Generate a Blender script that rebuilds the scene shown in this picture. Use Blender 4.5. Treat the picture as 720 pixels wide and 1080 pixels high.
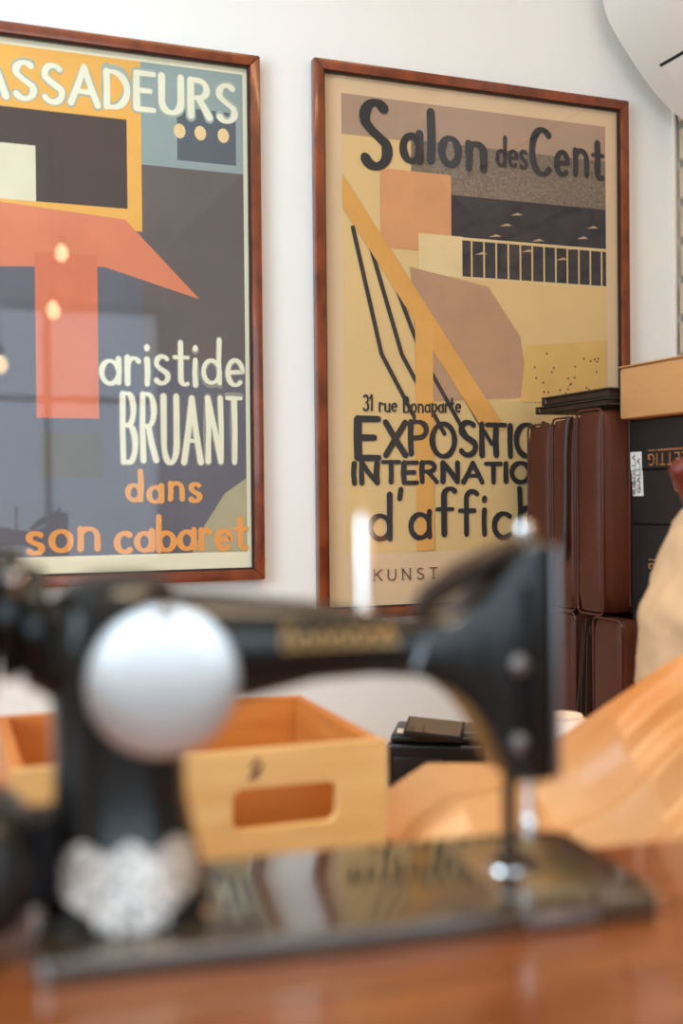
import bpy, bmesh, math, random
from mathutils import Vector, Matrix, noise

random.seed(7)
PI = math.pi
SC = bpy.context.scene
COL = SC.collection
for o in list(bpy.data.objects):
    bpy.data.objects.remove(o)

# ------------------------------------------------------------------ camera
cd = bpy.data.cameras.new('camera')
cam = bpy.data.objects.new('camera', cd)
COL.objects.link(cam)
SC.camera = cam
cd.sensor_fit = 'HORIZONTAL'
cd.sensor_width = 24.0
cd.lens = 40.0                                   # 1200 px focal length on a 720 px wide frame
cd.clip_start = 0.02
_psi, _pit, _roll = math.radians(21.3), math.atan(15 / 1200), 0.0095
fw = Vector((math.sin(_psi) * math.cos(_pit), math.cos(_psi) * math.cos(_pit), -math.sin(_pit)))
rt = Vector((math.cos(_psi), -math.sin(_psi), 0))
upv = rt.cross(fw)
r2 = (rt * math.cos(_roll) - upv * math.sin(_roll)).normalized()
u2 = (upv * math.cos(_roll) + rt * math.sin(_roll)).normalized()
R3 = Matrix((r2, u2, -fw)).transposed()
cam.matrix_world = Matrix.Translation((0, -2.11, 1.26)) @ R3.to_4x4()
cd.dof.use_dof = True
cd.dof.focus_distance = 2.3
cd.dof.aperture_fstop = 1.75
cd.dof.aperture_blades = 0

# ------------------------------------------------------------------ view, world, lights
SC.view_settings.view_transform = 'Standard'
SC.view_settings.look = 'None'
SC.view_settings.gamma = 1.0
SC.view_settings.use_curve_mapping = False
SC.view_settings.exposure = 0.03
world = bpy.data.worlds.new('world')
SC.world = world
world.use_nodes = True
world.node_tree.nodes['Background'].inputs[0].default_value = (0.75, 0.85, 1.0, 1)
world.node_tree.nodes['Background'].inputs[1].default_value = 1.0


def area(name, loc, target, sx, sy, power, col, spread=PI):
    l = bpy.data.lights.new(name, 'AREA')
    l.shape = 'RECTANGLE'
    l.size, l.size_y = sx, sy
    l.energy = power
    l.color = col
    l.spread = spread
    o = bpy.data.objects.new(name, l)
    COL.objects.link(o)
    o.location = loc
    d = (Vector(target) - Vector(loc)).normalized()
    o.rotation_euler = d.to_track_quat('-Z', 'Y').to_euler()
    return o


# daylight in the shop front behind the camera and an added side window; ceiling fills added overhead
area('daylight_front', (0.14, -5.06, 1.66), (0.14, 0, 1.66), 2.9, 1.56, 40, (0.66, 0.86, 1.0))
area('left_fill', (-1.83, -1.75, 1.85), (1.0, -1.75, 1.85), 1.3, 1.1, 66, (0.68, 0.87, 1.0))  # unseen side light, added to fill the left-facing surfaces
area('cool_wall_fill', (-0.30, -1.15, 2.86), (0.10, 0, 1.72), 0.9, 0.2, 5, (0.66, 0.86, 1.0), math.radians(95))  # added cool fill aimed at the poster wall
area('warm_corner_fill', (0.95, -1.45, 2.86), (1.05, -0.6, 0.8), 0.9, 0.1, 5, (1.0, 0.60, 0.30))  # added warm fill over the right-hand corner
area('warm_counter_fill', (0.55, -1.95, 2.86), (0.55, -1.12, 0.8), 1.0, 0.1, 5, (1.0, 0.78, 0.52), math.radians(75))  # added warm fill to brighten crate and kraft paper


# ------------------------------------------------------------------ helpers
def lin(c):
    c = c / 255.0
    return c / 12.92 if c <= 0.04045 else ((c + 0.055) / 1.055) ** 2.4


def rgb(r, g, b):
    return (lin(r), lin(g), lin(b), 1.0)


def mat(name, col, rough=0.5, metal=0.0, spec=0.5, coat=0.0, vary=0.0, vscale=8.0, col2=None, bump=0.0,
        bscale=60.0, stretch=(1, 1, 1), ior=None, detail=4.0, emit=None):
    m = bpy.data.materials.new(name)
    m.use_nodes = True
    nt = m.node_tree
    b = nt.nodes['Principled BSDF']
    b.inputs['Base Color'].default_value = col
    b.inputs['Roughness'].default_value = rough
    b.inputs['Metallic'].default_value = metal
    b.inputs['Specular IOR Level'].default_value = spec
    b.inputs['Coat Weight'].default_value = coat
    b.inputs['Coat Roughness'].default_value = 0.08
    if ior:
        b.inputs['IOR'].default_value = ior
    if emit:
        b.inputs['Emission Color'].default_value = emit[0]
        b.inputs['Emission Strength'].default_value = emit[1]
    tc = nt.nodes.new('ShaderNodeTexCoord')
    mp = nt.nodes.new('ShaderNodeMapping')
    mp.inputs['Scale'].default_value = stretch
    nt.links.new(tc.outputs['Object'], mp.inputs[0])
    if vary > 0 or col2:
        n = nt.nodes.new('ShaderNodeTexNoise')
        n.inputs['Scale'].default_value = vscale
        n.inputs['Detail'].default_value = detail
        nt.links.new(mp.outputs[0], n.inputs[0])
        rp = nt.nodes.new('ShaderNodeValToRGB')
        c2 = col2 or tuple(max(0, c * (1 - vary)) for c in col[:3]) + (1,)
        rp.color_ramp.elements[0].position = 0.3
        rp.color_ramp.elements[1].position = 0.7
        rp.color_ramp.elements[0].color = c2
        rp.color_ramp.elements[1].color = col
        nt.links.new(n.outputs[0], rp.inputs[0])
        nt.links.new(rp.outputs[0], b.inputs['Base Color'])
    if bump > 0:
        n2 = nt.nodes.new('ShaderNodeTexNoise')
        n2.inputs['Scale'].default_value = bscale
        n2.inputs['Detail'].default_value = 3
        nt.links.new(mp.outputs[0], n2.inputs[0])
        bp = nt.nodes.new('ShaderNodeBump')
        bp.inputs['Strength'].default_value = bump
        bp.inputs['Distance'].default_value = 0.002
        nt.links.new(n2.outputs[0], bp.inputs['Height'])
        nt.links.new(bp.outputs[0], b.inputs['Normal'])
    return m


def glass_mat(name):
    m = bpy.data.materials.new(name)
    m.use_nodes = True
    nt = m.node_tree
    nt.nodes.clear()
    out = nt.nodes.new('ShaderNodeOutputMaterial')
    mx = nt.nodes.new('ShaderNodeMixShader')
    tr = nt.nodes.new('ShaderNodeBsdfTransparent')
    gl = nt.nodes.new('ShaderNodeBsdfGlossy')
    gl.inputs['Roughness'].default_value = 0.0
    fr = nt.nodes.new('ShaderNodeFresnel')
    ge = nt.nodes.new('ShaderNodeNewGeometry')
    io = nt.nodes.new('ShaderNodeMapRange')          # the same thin pane from either side
    io.inputs['To Min'].default_value = 1.5
    io.inputs['To Max'].default_value = 1 / 1.5
    nt.links.new(ge.outputs['Backfacing'], io.inputs['Value'])
    nt.links.new(io.outputs[0], fr.inputs[0])
    nt.links.new(fr.outputs[0], mx.inputs[0])
    nt.links.new(tr.outputs[0], mx.inputs[1])
    nt.links.new(gl.outputs[0], mx.inputs[2])
    nt.links.new(mx.outputs[0], out.inputs[0])
    return m


M = {}
M['wall'] = mat('white_plaster', rgb(240, 238, 233), 0.85, vary=0.03, vscale=3, bump=0.15, bscale=90)
M['ceiling'] = mat('ceiling_paint', rgb(240, 238, 232), 0.9)
M['floor'] = mat('floor_wood', rgb(150, 105, 70), 0.5, col2=rgb(120, 80, 52), vscale=3, stretch=(1, 8, 1))
M['brick'] = mat('painted_brick', rgb(214, 190, 158), 0.9, col2=rgb(190, 164, 132), vscale=14, bump=0.5, bscale=70)
M['mortar'] = mat('mortar', rgb(166, 150, 130), 0.95, bump=0.4, bscale=120)
M['trimwhite'] = mat('trim_white', rgb(232, 222, 208), 0.7)
M['trimdark'] = mat('joint_dark', rgb(120, 92, 72), 0.9)
M['frame'] = mat('burl_veneer', rgb(142, 66, 28), 0.28, col2=rgb(92, 36, 14), vscale=28, stretch=(1, 1, 0.6), coat=0.4,
                 detail=6)
M['framedark'] = mat('frame_edge', rgb(38, 20, 12), 0.5)
M['glass'] = glass_mat('picture_glass')
M['paper'] = mat('cream_paper', rgb(236, 228, 196), 0.9, vary=0.05, vscale=5)
M['mat_tan'] = mat('tan_mount', rgb(222, 192, 154), 0.9, vary=0.04, vscale=4)
M['acwhite'] = mat('ac_plastic', rgb(236, 230, 222), 0.35)
M['acdark'] = mat('ac_gap', rgb(38, 32, 28), 0.8)
M['leather'] = mat('brown_leather', rgb(90, 44, 26), 0.5, spec=0.3, col2=rgb(72, 34, 20), vscale=6, bump=0.25, bscale=260)
M['leatherdark'] = mat('dark_leather', rgb(52, 32, 22), 0.5, bump=0.2, bscale=200)
M['gusset'] = mat('gusset_fabric', rgb(74, 52, 30), 0.7)
M['piping'] = mat('leather_piping', rgb(82, 36, 24), 0.4)
M['black'] = mat('black_leather', rgb(34, 28, 25), 0.4, bump=0.2, bscale=200)
M['carton'] = mat('black_card', rgb(24, 19, 18), 0.55, vary=0.15, vscale=5)
M['copperprint'] = mat('copper_print', rgb(196, 128, 76), 0.5)
M['sticker'] = mat('white_sticker', rgb(226, 220, 212), 0.7)
M['ink'] = mat('black_ink', rgb(32, 30, 34), 0.8)
M['card'] = mat('brown_cardboard', rgb(204, 148, 92), 0.85, vary=0.08, vscale=10, stretch=(1, 1, 6))
M['kraft'] = mat('kraft_paper', rgb(204, 162, 114), 0.36, col2=rgb(188, 118, 56), vscale=3.2, bump=0.25, bscale=40)
M['wrap'] = mat('beige_wrapping', rgb(218, 180, 140), 0.75, col2=rgb(202, 162, 120), vscale=9, bump=0.3, bscale=60)
M['bottlered'] = mat('red_capsule', rgb(104, 38, 26), 0.4)
M['bottleglass'] = mat('dark_bottle', rgb(20, 26, 18), 0.08, coat=0.5)
M['pine'] = mat('pine_board', rgb(230, 186, 122), 0.5, col2=rgb(216, 164, 98), vscale=5, stretch=(1, 1, 9))
M['pineorange'] = mat('pine_board_orange', rgb(206, 128, 56), 0.5, col2=rgb(190, 108, 44), vscale=5, stretch=(1, 1, 9))
M['stamp'] = mat('stamp_ink', rgb(110, 66, 60), 0.8)
M['counter'] = mat('counter_oak', rgb(176, 116, 66), 0.4, col2=rgb(150, 92, 48), vscale=4, stretch=(1, 9, 1))
M['tablewood'] = mat('table_mahogany', rgb(146, 86, 46), 0.24, col2=rgb(104, 54, 26), vscale=5, stretch=(1, 10, 1),
                     coat=0.5)
M['enamel'] = mat('black_enamel', rgb(20, 17, 16), 0.2, spec=0.45)
M['bedenamel'] = mat('bed_enamel', rgb(62, 52, 42), 0.12, coat=1.0, ior=1.8)
M['chrome'] = mat('chrome', rgb(222, 220, 218), 0.14, metal=1.0)
M['satin'] = mat('satin_chrome', rgb(222, 218, 216), 0.3, metal=1.0)
M['steel'] = mat('dull_steel', rgb(150, 146, 148), 0.35, metal=1.0)
M['bronze'] = mat('dark_bronze', rgb(58, 42, 32), 0.4, metal=0.6)
M['gold'] = mat('gold_decal', rgb(196, 152, 84), 0.4, metal=0.5)
M['silver'] = mat('silver_decal', rgb(232, 226, 222), 0.35, metal=0.35, col2=rgb(150, 138, 132), vscale=160)
M['blackplastic'] = mat('black_plastic', rgb(20, 18, 18), 0.35)
M['screen'] = mat('tablet_screen', rgb(60, 46, 38), 0.06, coat=1.0)
M['greyplastic'] = mat('grey_plastic', rgb(150, 140, 130), 0.4)
M['whiteplastic'] = mat('white_plastic', rgb(216, 206, 200), 0.35)
M['whitecard'] = mat('white_card', rgb(220, 208, 196), 0.7)
M['metalblack'] = mat('black_metal', rgb(26, 26, 28), 0.4, metal=0.8)
M['bulb'] = mat('lit_bulb', rgb(255, 214, 150), 0.3, emit=((1.0, 0.72, 0.40, 1), 26))
M['globe'] = mat('fill_globe_glow', rgb(255, 225, 180), 0.4, emit=((1.0, 0.58, 0.30, 1), 85))
M['mull'] = mat('window_frame_grey', rgb(90, 92, 96), 0.5)


def link(name, bm, m, parent=None, smooth=None, bevel=None, seg=2):
    if bevel:
        es = [e for e in bm.edges if len(e.link_faces) == 2 and e.calc_face_angle(0) > 0.6]
        bmesh.ops.bevel(bm, geom=es, offset=bevel, segments=seg, affect='EDGES', profile=0.6)
    me = bpy.data.meshes.new(name)
    bm.normal_update()
    bm.to_mesh(me)
    bm.free()
    if smooth:
        me.shade_smooth()
        me.set_sharp_from_angle(angle=math.radians(smooth))
    if isinstance(m, (list, tuple)):
        for q in m:
            me.materials.append(q)
    else:
        me.materials.append(m)
    o = bpy.data.objects.new(name, me)
    COL.objects.link(o)
    if parent:
        o.parent = parent
    return o


def tag(o, label, cat, group=None):
    o['label'] = label
    o['category'] = cat
    if group:
        o['group'] = group
    return o


def thing(name, label, cat, loc=(0, 0, 0), rz=0, group=None):
    o = bpy.data.objects.new(name, None)
    COL.objects.link(o)
    o.location = loc
    o.rotation_euler = (0, 0, rz)
    o.empty_display_size = 0.05
    return tag(o, label, cat, group)


def struct(o):
    o['kind'] = 'structure'
    return o


def bbox(bm, x0, x1, y0, y1, z0, z1, M4=None):
    r = bmesh.ops.create_cube(bm, size=1.0)
    S = Matrix.Translation(((x0 + x1) / 2, (y0 + y1) / 2, (z0 + z1) / 2)) @ Matrix.Diagonal((x1 - x0, y1 - y0, z1 - z0, 1))
    bmesh.ops.transform(bm, matrix=(M4 @ S) if M4 else S, verts=r['verts'])
    return r['verts']


def box(name, x0, x1, y0, y1, z0, z1, m, parent=None, bevel=None, seg=2, M4=None):
    bm = bmesh.new()
    bbox(bm, x0, x1, y0, y1, z0, z1, M4)
    return link(name, bm, m, parent, bevel=bevel, seg=seg, smooth=40 if bevel else None)


def add_loft(bm, rings, cap=True):
    vs = [[bm.verts.new(p) for p in r] for r in rings]
    n = len(vs[0])
    for a, b in zip(vs, vs[1:]):
        for i in range(n):
            j = (i + 1) % n
            bm.faces.new((a[i], a[j], b[j], b[i]))
    if cap:
        bm.faces.new(list(reversed(vs[0])))
        bm.faces.new(vs[-1])
    return vs


def sring(c, U, V, ru, rv, n=28, e=2.0):
    c, U, V = Vector(c), Vector(U), Vector(V)
    out = []
    for i in range(n):
        t = 2 * PI * i / n
        cu, sv = math.cos(t), math.sin(t)
        x = math.copysign(abs(cu) ** (2 / e), cu) * ru
        y = math.copysign(abs(sv) ** (2 / e), sv) * rv
        out.append(c + U * x + V * y)
    return out


def fixn(bm):
    bmesh.ops.recalc_face_normals(bm, faces=bm.faces)


def add_tube(bm, pts, r, n=10, flat=None):
    pts = [Vector(p) for p in pts]
    rings = []
    for i, p in enumerate(pts):
        d = (pts[min(i + 1, len(pts) - 1)] - pts[max(i - 1, 0)]).normalized()
        a = Vector((0, 0, 1)) if abs(d.z) < 0.9 else Vector((1, 0, 0))
        U = d.cross(a).normalized()
        V = U.cross(d).normalized()
        rr = r[i] if isinstance(r, (list, tuple)) else r
        rings.append(sring(p, U, V, rr, rr * (flat or 1), n))
    add_loft(bm, rings)
    fixn(bm)


def tube(name, pts, r, m, parent=None, n=10, flat=None):
    bm = bmesh.new()
    add_tube(bm, pts, r, n, flat)
    return link(name, bm, m, parent, smooth=50)


def lathe(name, prof, m, parent=None, n=32, axis='Z', origin=(0, 0, 0), smooth=40):
    """prof: list of (radius, height) along the axis"""
    bm = bmesh.new()
    ax = {'Z': ((1, 0, 0), (0, 1, 0), (0, 0, 1)), 'X': ((0, 1, 0), (0, 0, 1), (1, 0, 0)),
          'Y': ((1, 0, 0), (0, 0, 1), (0, 1, 0))}[axis]
    rings = []
    for r, h in prof:
        c = Vector(origin) + Vector(ax[2]) * h
        rings.append(sring(c, ax[0], ax[1], max(r, 1e-4), max(r, 1e-4), n))
    add_loft(bm, rings)
    fixn(bm)
    return link(name, bm, m, parent, smooth=smooth)


def prism(name, pts, y0, y1, m, parent=None, bevel=None, seg=2, plane='XZ'):
    bm = bmesh.new()
    f = (lambda a, b, y: (a, y, b)) if plane == 'XZ' else (lambda a, b, y: (a, b, y))
    A = [bm.verts.new(f(a, b, y0)) for a, b in pts]
    B = [bm.verts.new(f(a, b, y1)) for a, b in pts]
    bm.faces.new(A)
    bm.faces.new(B)
    n = len(pts)
    for i in range(n):
        j = (i + 1) % n
        bm.faces.new((A[i], A[j], B[j], B[i]))
    fixn(bm)
    return link(name, bm, m, parent, bevel=bevel, seg=seg, smooth=35)


# ------------------------------------------------------------------ hand-drawn lettering (stroke glyphs, flat print)
def arc(cx, cy, rx, ry, a0, a1, n=10):
    return [(cx + rx * math.cos(math.radians(a0 + (a1 - a0) * i / n)), cy + ry * math.sin(math.radians(a0 + (a1 - a0) * i / n)))
            for i in range(n + 1)]


X = 0.56
G = {
    'A': (.72, [[(0, 0), (.36, 1)], [(.36, 1), (.72, 0)], [(.14, .34), (.58, .34)]]),
    'B': (.56, [[(.04, 0), (.04, 1)], [(.04, 1), (.25, 1)] + arc(.25, .77, .22, .23, 90, -90) + [(.04, .54)],
                [(.04, .54), (.28, .54)] + arc(.28, .27, .25, .27, 90, -90) + [(.04, 0)]]),
    'C': (.62, [arc(.36, .5, .34, .5, 50, 310, 18)]),
    'D': (.62, [[(.04, 0), (.04, 1)], [(.04, 1), (.2, 1)] + arc(.2, .5, .4, .5, 90, -90, 14) + [(.04, 0)]]),
    'E': (.5, [[(.04, 0), (.04, 1)], [(.04, 1), (.5, 1)], [(.04, .52), (.4, .52)], [(.04, 0), (.5, 0)]]),
    'F': (.5, [[(.04, 0), (.04, 1)], [(.04, 1), (.5, 1)], [(.04, .52), (.4, .52)]]),
    'G': (.66, [arc(.36, .5, .34, .5, 50, 350, 18), [(.42, .42), (.68, .42)], [(.68, .42), (.68, .05)]]),
    'I': (.1, [[(.05, 0), (.05, 1)]]),
    'K': (.58, [[(.04, 0), (.04, 1)], [(.54, 1), (.06, .45)], [(.2, .6), (.58, 0)]]),
    'L': (.48, [[(.04, 1), (.04, 0)], [(.04, 0), (.48, 0)]]),
    'M': (.8, [[(.02, 0), (.1, 1)], [(.1, 1), (.4, .2)], [(.4, .2), (.7, 1)], [(.7, 1), (.78, 0)]]),
    'N': (.66, [[(.05, 0), (.05, 1)], [(.05, 1), (.6, 0)], [(.6, 0), (.6, 1)]]),
    'O': (.74, [arc(.37, .5, .35, .5, 0, 360, 24)]),
    'P': (.54, [[(.04, 0), (.04, 1)], [(.04, 1), (.26, 1)] + arc(.26, .75, .25, .25, 90, -90) + [(.04, .5)]]),
    'R': (.6, [[(.04, 0), (.04, 1)], [(.04, 1), (.26, 1)] + arc(.26, .76, .24, .24, 90, -90) + [(.04, .52)],
               [(.26, .52), (.58, 0)]]),
    'S': (.54, [arc(.28, .76, .22, .24, 40, 200, 10) + [(.2, .56), (.38, .44)] + arc(.27, .25, .24, .25, 30, -150, 10)]),
    'T': (.56, [[(.28, 0), (.28, 1)], [(0, 1), (.56, 1)]]),
    'U': (.62, [[(.04, 1), (.04, .35)] + arc(.31, .3, .27, .3, 180, 360, 12) + [(.58, 1)]]),
    'X': (.6, [[(0, 1), (.6, 0)], [(.6, 1), (0, 0)]]),
    'Z': (.54, [[(.02, 1), (.52, 1)], [(.52, 1), (.02, 0)], [(.02, 0), (.54, 0)]]),
    'a': (.48, [arc(.23, .25, .21, .25, 20, 340, 16), [(.44, X), (.44, .02)]]),
    'b': (.48, [[(.04, 1), (.04, 0)], arc(.25, .26, .21, .26, 180, -180, 18)]),
    'c': (.44, [arc(.25, .27, .22, .28, 50, 310, 14)]),
    'd': (.48, [arc(.23, .26, .21, .26, 0, 360, 18), [(.44, 1), (.44, 0)]]),
    'e': (.46, [[(.03, .28), (.43, .3)] + arc(.24, .28, .2, .27, 5, 310, 16)]),
    'f': (.36, [arc(.28, .82, .14, .16, 40, 180, 6) + [(.14, 0)], [(0, .54), (.32, .54)]]),
    'h': (.48, [[(.04, 1), (.04, 0)], arc(.24, .34, .2, .22, 180, 0, 8) + [(.44, 0)]]),
    'i': (.1, [[(.05, 0), (.05, X)], [(.05, .78), (.055, .83)]]),
    'l': (.1, [[(.05, 0), (.05, 1)]]),
    'n': (.48, [[(.04, X), (.04, 0)], arc(.24, .34, .2, .22, 180, 0, 8) + [(.44, 0)]]),
    'o': (.5, [arc(.25, .27, .22, .28, 0, 360, 18)]),
    'p': (.48, [[(.04, X), (.04, -.35)], arc(.25, .28, .21, .27, 180, -180, 18)]),
    'r': (.34, [[(.04, X), (.04, 0)], arc(.2, .36, .16, .18, 180, 40, 6)]),
    's': (.38, [arc(.2, .42, .15, .14, 40, 200, 8) + [(.14, .3), (.26, .24)] + arc(.18, .13, .16, .14, 30, -150, 8)]),
    't': (.34, [[(.15, .9), (.15, .12)] + arc(.26, .12, .11, .12, 180, 300, 5), [(0, .58), (.32, .58)]]),
    'u': (.48, [[(.04, X), (.04, .22)] + arc(.24, .2, .2, .2, 180, 360, 8), [(.44, X), (.44, 0)]]),
    "'": (.1, [[(.06, 1), (.03, .8)]]),
    '1': (.2, [[(0, .8), (.14, 1)], [(.14, 1), (.14, 0)]]),
    '3': (.46, [arc(.22, .75, .2, .24, 150, -80, 10) + arc(.22, .26, .22, .26, 80, -150, 10)]),
    ' ': (.3, []),
}


def add_ribbon(bm, pts, w, P, lift=0.0, taper=0.0, brush=False):
    """flat ribbon with round ends through 2-D points; P(a, b, lift) places it in 3-D"""
    q = [Vector(p) for p in pts]
    clean = [q[0]]
    for p in q[1:]:
        if (p - clean[-1]).length > 1e-6:
            clean.append(p)
    q = clean
    if len(q) < 2:
        return
    L, Rr = [], []
    n = len(q)
    for i in range(n):
        if i == 0:
            d = q[1] - q[0]
        elif i == n - 1:
            d = q[-1] - q[-2]
        else:
            d = (q[i + 1] - q[i]).normalized() + (q[i] - q[i - 1]).normalized()
            if d.length < 1e-6:
                d = q[i + 1] - q[i]
        d.normalize()
        nn = Vector((-d.y, d.x))
        ww = w * 0.5 * (1 - taper * i / (n - 1)) * ((.80 + .30 * abs(d.y) + .10 * math.sin(i * .9 + q[0].x * 300)) if brush else 1)
        L.append(q[i] + nn * ww)
        Rr.append(q[i] - nn * ww)
    d0 = (q[1] - q[0]).normalized()
    d1 = (q[-1] - q[-2]).normalized()
    w1 = w * (1 - taper)
    cap0 = [q[0] - d0 * w * .5 * math.sin(a) + Vector((-d0.y, d0.x)) * w * .5 * math.cos(a) for a in (PI * .25, PI * .5, PI * .75)]
    cap1 = [q[-1] + d1 * w1 * .5 * math.sin(a) - Vector((-d1.y, d1.x)) * w1 * .5 * math.cos(a) for a in (PI * .25, PI * .5, PI * .75)]
    VL = [bm.verts.new(P(p.x, p.y, lift + 1.6e-6 * i / n)) for i, p in enumerate(L)]
    VR = [bm.verts.new(P(p.x, p.y, lift + 1.6e-6 * i / n)) for i, p in enumerate(Rr)]
    for i in range(n - 1):
        bm.faces.new((VL[i], VL[i + 1], VR[i + 1], VR[i]))
    c0 = [bm.verts.new(P(p.x, p.y, lift)) for p in cap0]
    c1 = [bm.verts.new(P(p.x, p.y, lift + 1.6e-6)) for p in cap1]
    bm.faces.new([VR[0]] + list(reversed(c0)) + [VL[0]])
    bm.faces.new([VL[-1]] + list(reversed(c1)) + [VR[-1]])


def letters(bm, text, a0, a1, b0, cap, w, P, lift=0.0, slope=0.0, wob=0.0, gap=0.16, serif=0.0, sx_max=None):
    """write text between a0 and a1 on the baseline b0 with capital height cap"""
    tot = sum(G[c][0] for c in text) + gap * (len(text) - 1)
    sx = (a1 - a0) / tot
    x = a0
    k = 0
    rnd = random.Random(len(text) * 31 + int(b0 * 1000))
    for ch in text:
        gw, st = G[ch]
        dz = rnd.uniform(-wob, wob) * cap
        sc = 1 + rnd.uniform(-wob, wob)
        for s in st:
            pts = [(x + p[0] * sx, b0 + dz + p[1] * cap * sc + slope * (x - a0)) for p in s]
            if len(s) == 2 and serif == 0 and wob > 0 and (Vector(pts[0]) - Vector(pts[1])).length > w * 2:
                m_ = ((pts[0][0] + pts[1][0]) / 2 + rnd.uniform(-1, 1) * w * .18, (pts[0][1] + pts[1][1]) / 2)
                pts = [pts[0], m_, pts[1]]
            k += 1
            add_ribbon(bm, pts, w * (1 + rnd.uniform(-wob, wob)), P, lift + k * 2.4e-6, 0, wob > 0)
            if serif and len(s) == 2 and abs(s[0][0] - s[1][0]) < 0.02:
                for e in pts[0], pts[-1]:
                    k += 1
                    add_ribbon(bm, [(e[0] - serif * cap, e[1]), (e[0] + serif * cap, e[1])], w * .5, P, lift + k * 2.4e-6)
        x += (gw + gap) * sx
    return k


def poly2(bm, pts, P, lift):
    bm.faces.new([bm.verts.new(P(a, b, lift)) for a, b in pts])


# ------------------------------------------------------------------ the room
XR, XL, YF, ZC = 1.634, -1.9, -5.2, 2.9
struct(box('floor', XL, XR, YF, 0, -0.05, 0, M['floor']))
struct(box('ceiling', XL, XR, YF, 0, ZC, ZC + 0.05, M['ceiling']))
struct(box('wall_back', XL - .1, XR + .1, 0, 0.1, 0, ZC, M['wall']))
wr = struct(box('wall_right', XR + 0.012, XR + .12, YF, 0, 0, ZC, M['mortar']))
bm = bmesh.new()
lw0, lw1, lz0, lz1 = -2.42, -1.08, 1.28, 2.42
bbox(bm, XL - .1, XL, YF, lw0, 0, ZC)
bbox(bm, XL - .1, XL, lw1, 0, 0, ZC)
bbox(bm, XL - .1, XL, lw0, lw1, 0, lz0)
bbox(bm, XL - .1, XL, lw0, lw1, lz1, ZC)
struct(link('wall_left', bm, M['wall']))
bm = bmesh.new()
wx0, wx1, wz0, wz1 = -1.34, 1.60, 0.84, 2.48
bbox(bm, XL, wx0, YF - .1, YF, 0, ZC)
bbox(bm, wx1, XR, YF - .1, YF, 0, ZC)
bbox(bm, wx0, wx1, YF - .1, YF, 0, wz0)
bbox(bm, wx0, wx1, YF - .1, YF, wz1, ZC)
struct(link('wall_front', bm, M['wall']))
win = bpy.data.objects.new('window_1', None)
COL.objects.link(win)
struct(win)
win.location = (0, YF, 0)
bm = bmesh.new()
bbox(bm, wx0, wx1, -.05, .17, wz0, wz0 + .06)
bbox(bm, wx0, wx1, -.05, .17, wz1 - .06, wz1)
bbox(bm, wx0, wx0 + .06, -.05, .17, wz0 + .06, wz1 - .06)
bbox(bm, wx1 - .06, wx1, -.05, .17, wz0 + .06, wz1 - .06)
link('window_frame', bm, M['mull'], win)
for x in (-0.62, 0.12, 0.86):
    box('mullion', x - .02, x + .02, .145, .175, wz0 + .06, wz1 - .06, M['mull'], win)
box('transom', wx0 + .06, wx1 - .06, .146, .174, 1.86, 1.9, M['mull'], win)

win2 = bpy.data.objects.new('fill_window', None)  # unseen window, added around the left fill light
COL.objects.link(win2)
struct(win2)
win2.location = (XL, 0, 0)
bm = bmesh.new()
bbox(bm, -.08, .10, lw0, lw1, lz0, lz0 + .03)
bbox(bm, -.08, .10, lw0, lw1, lz1 - .03, lz1)
bbox(bm, -.08, .10, lw0, lw0 + .03, lz0 + .03, lz1 - .03)
bbox(bm, -.08, .10, lw1 - .03, lw1, lz0 + .03, lz1 - .03)
link('window_frame', bm, M['mull'], win2)
box('mullion', .08, .10, -1.765, -1.735, lz0 + .03, lz1 - .03, M['mull'], win2)

# painted brickwork of the right wall, next to the corner
bl, bh, jt = 0.235, 0.072, 0.014
mesh_cache = None
row = 0
z = 0.80
while z < 2.84:
    off = 0 if row % 2 else bl / 2
    y = -0.012
    first = True
    while y > -1.15:
        ln = (bl / 2 if (first and row % 2) else bl)
        first = False
        bm = bmesh.new()
        d = random.uniform(-.003, .003)
        bbox(bm, XR - .002 + d, XR + .016, y - ln + jt, y, z, z + bh)
        b = link('brick', bm, M['brick'], wr, bevel=.004, seg=1)
        y -= ln
    z += bh + jt
    row += 1
t1 = struct(box('trim_1', XR - .012, XR - .003, -.008, 0, .77, ZC, M['trimwhite'], bevel=.002, seg=1))

# ------------------------------------------------------------------ framed posters
def framed_poster(label, x0, x1, z0, z1, rail):
    t = thing('framed_poster', label, 'poster', (0, 0, 0), group=None)
    dpt = .024
    for k in range(4):
        pts = [[(x0, z1), (x1, z1), (x1 - rail, z1 - rail), (x0 + rail, z1 - rail)],
               [(x1, z1), (x1, z0), (x1 - rail, z0 + rail), (x1 - rail, z1 - rail)],
               [(x1, z0), (x0, z0), (x0 + rail, z0 + rail), (x1 - rail, z0 + rail)],
               [(x0, z0), (x0, z1), (x0 + rail, z1 - rail), (x0 + rail, z0 + rail)]][k]
        prism('frame_rail', pts, -dpt, -.002, M['frame'], t, bevel=.0025, seg=2)
    bm = bmesh.new()
    e = .0035
    a0, a1, c0, c1 = x0 + rail, x1 - rail, z0 + rail, z1 - rail
    bbox(bm, a0, a1, -.017, -.012, c1 - e, c1)
    bbox(bm, a0, a1, -.017, -.012, c0, c0 + e)
    bbox(bm, a0, a0 + e, -.017, -.012, c0 + e, c1 - e)
    bbox(bm, a1 - e, a1, -.017, -.012, c0 + e, c1 - e)
    link('frame_lip', bm, M['framedark'], t)
    box('backing_board', a0, a1, -.006, -.003, c0, c1, M['card'], t)
    bm = bmesh.new()
    bm.faces.new([bm.verts.new((x, -.0115, z_)) for x, z_ in ((a0, c0), (a1, c0), (a1, c1), (a0, c1))])
    link('glass_pane', bm, M['glass'], t)
    return t


PB = -.0066


def PW(a, b, lift):
    return (a * .9935, PB - lift, 1.26 + (b - 1.26) * .9935)     # sheet lies just proud of the wall


_pm = {}


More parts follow.
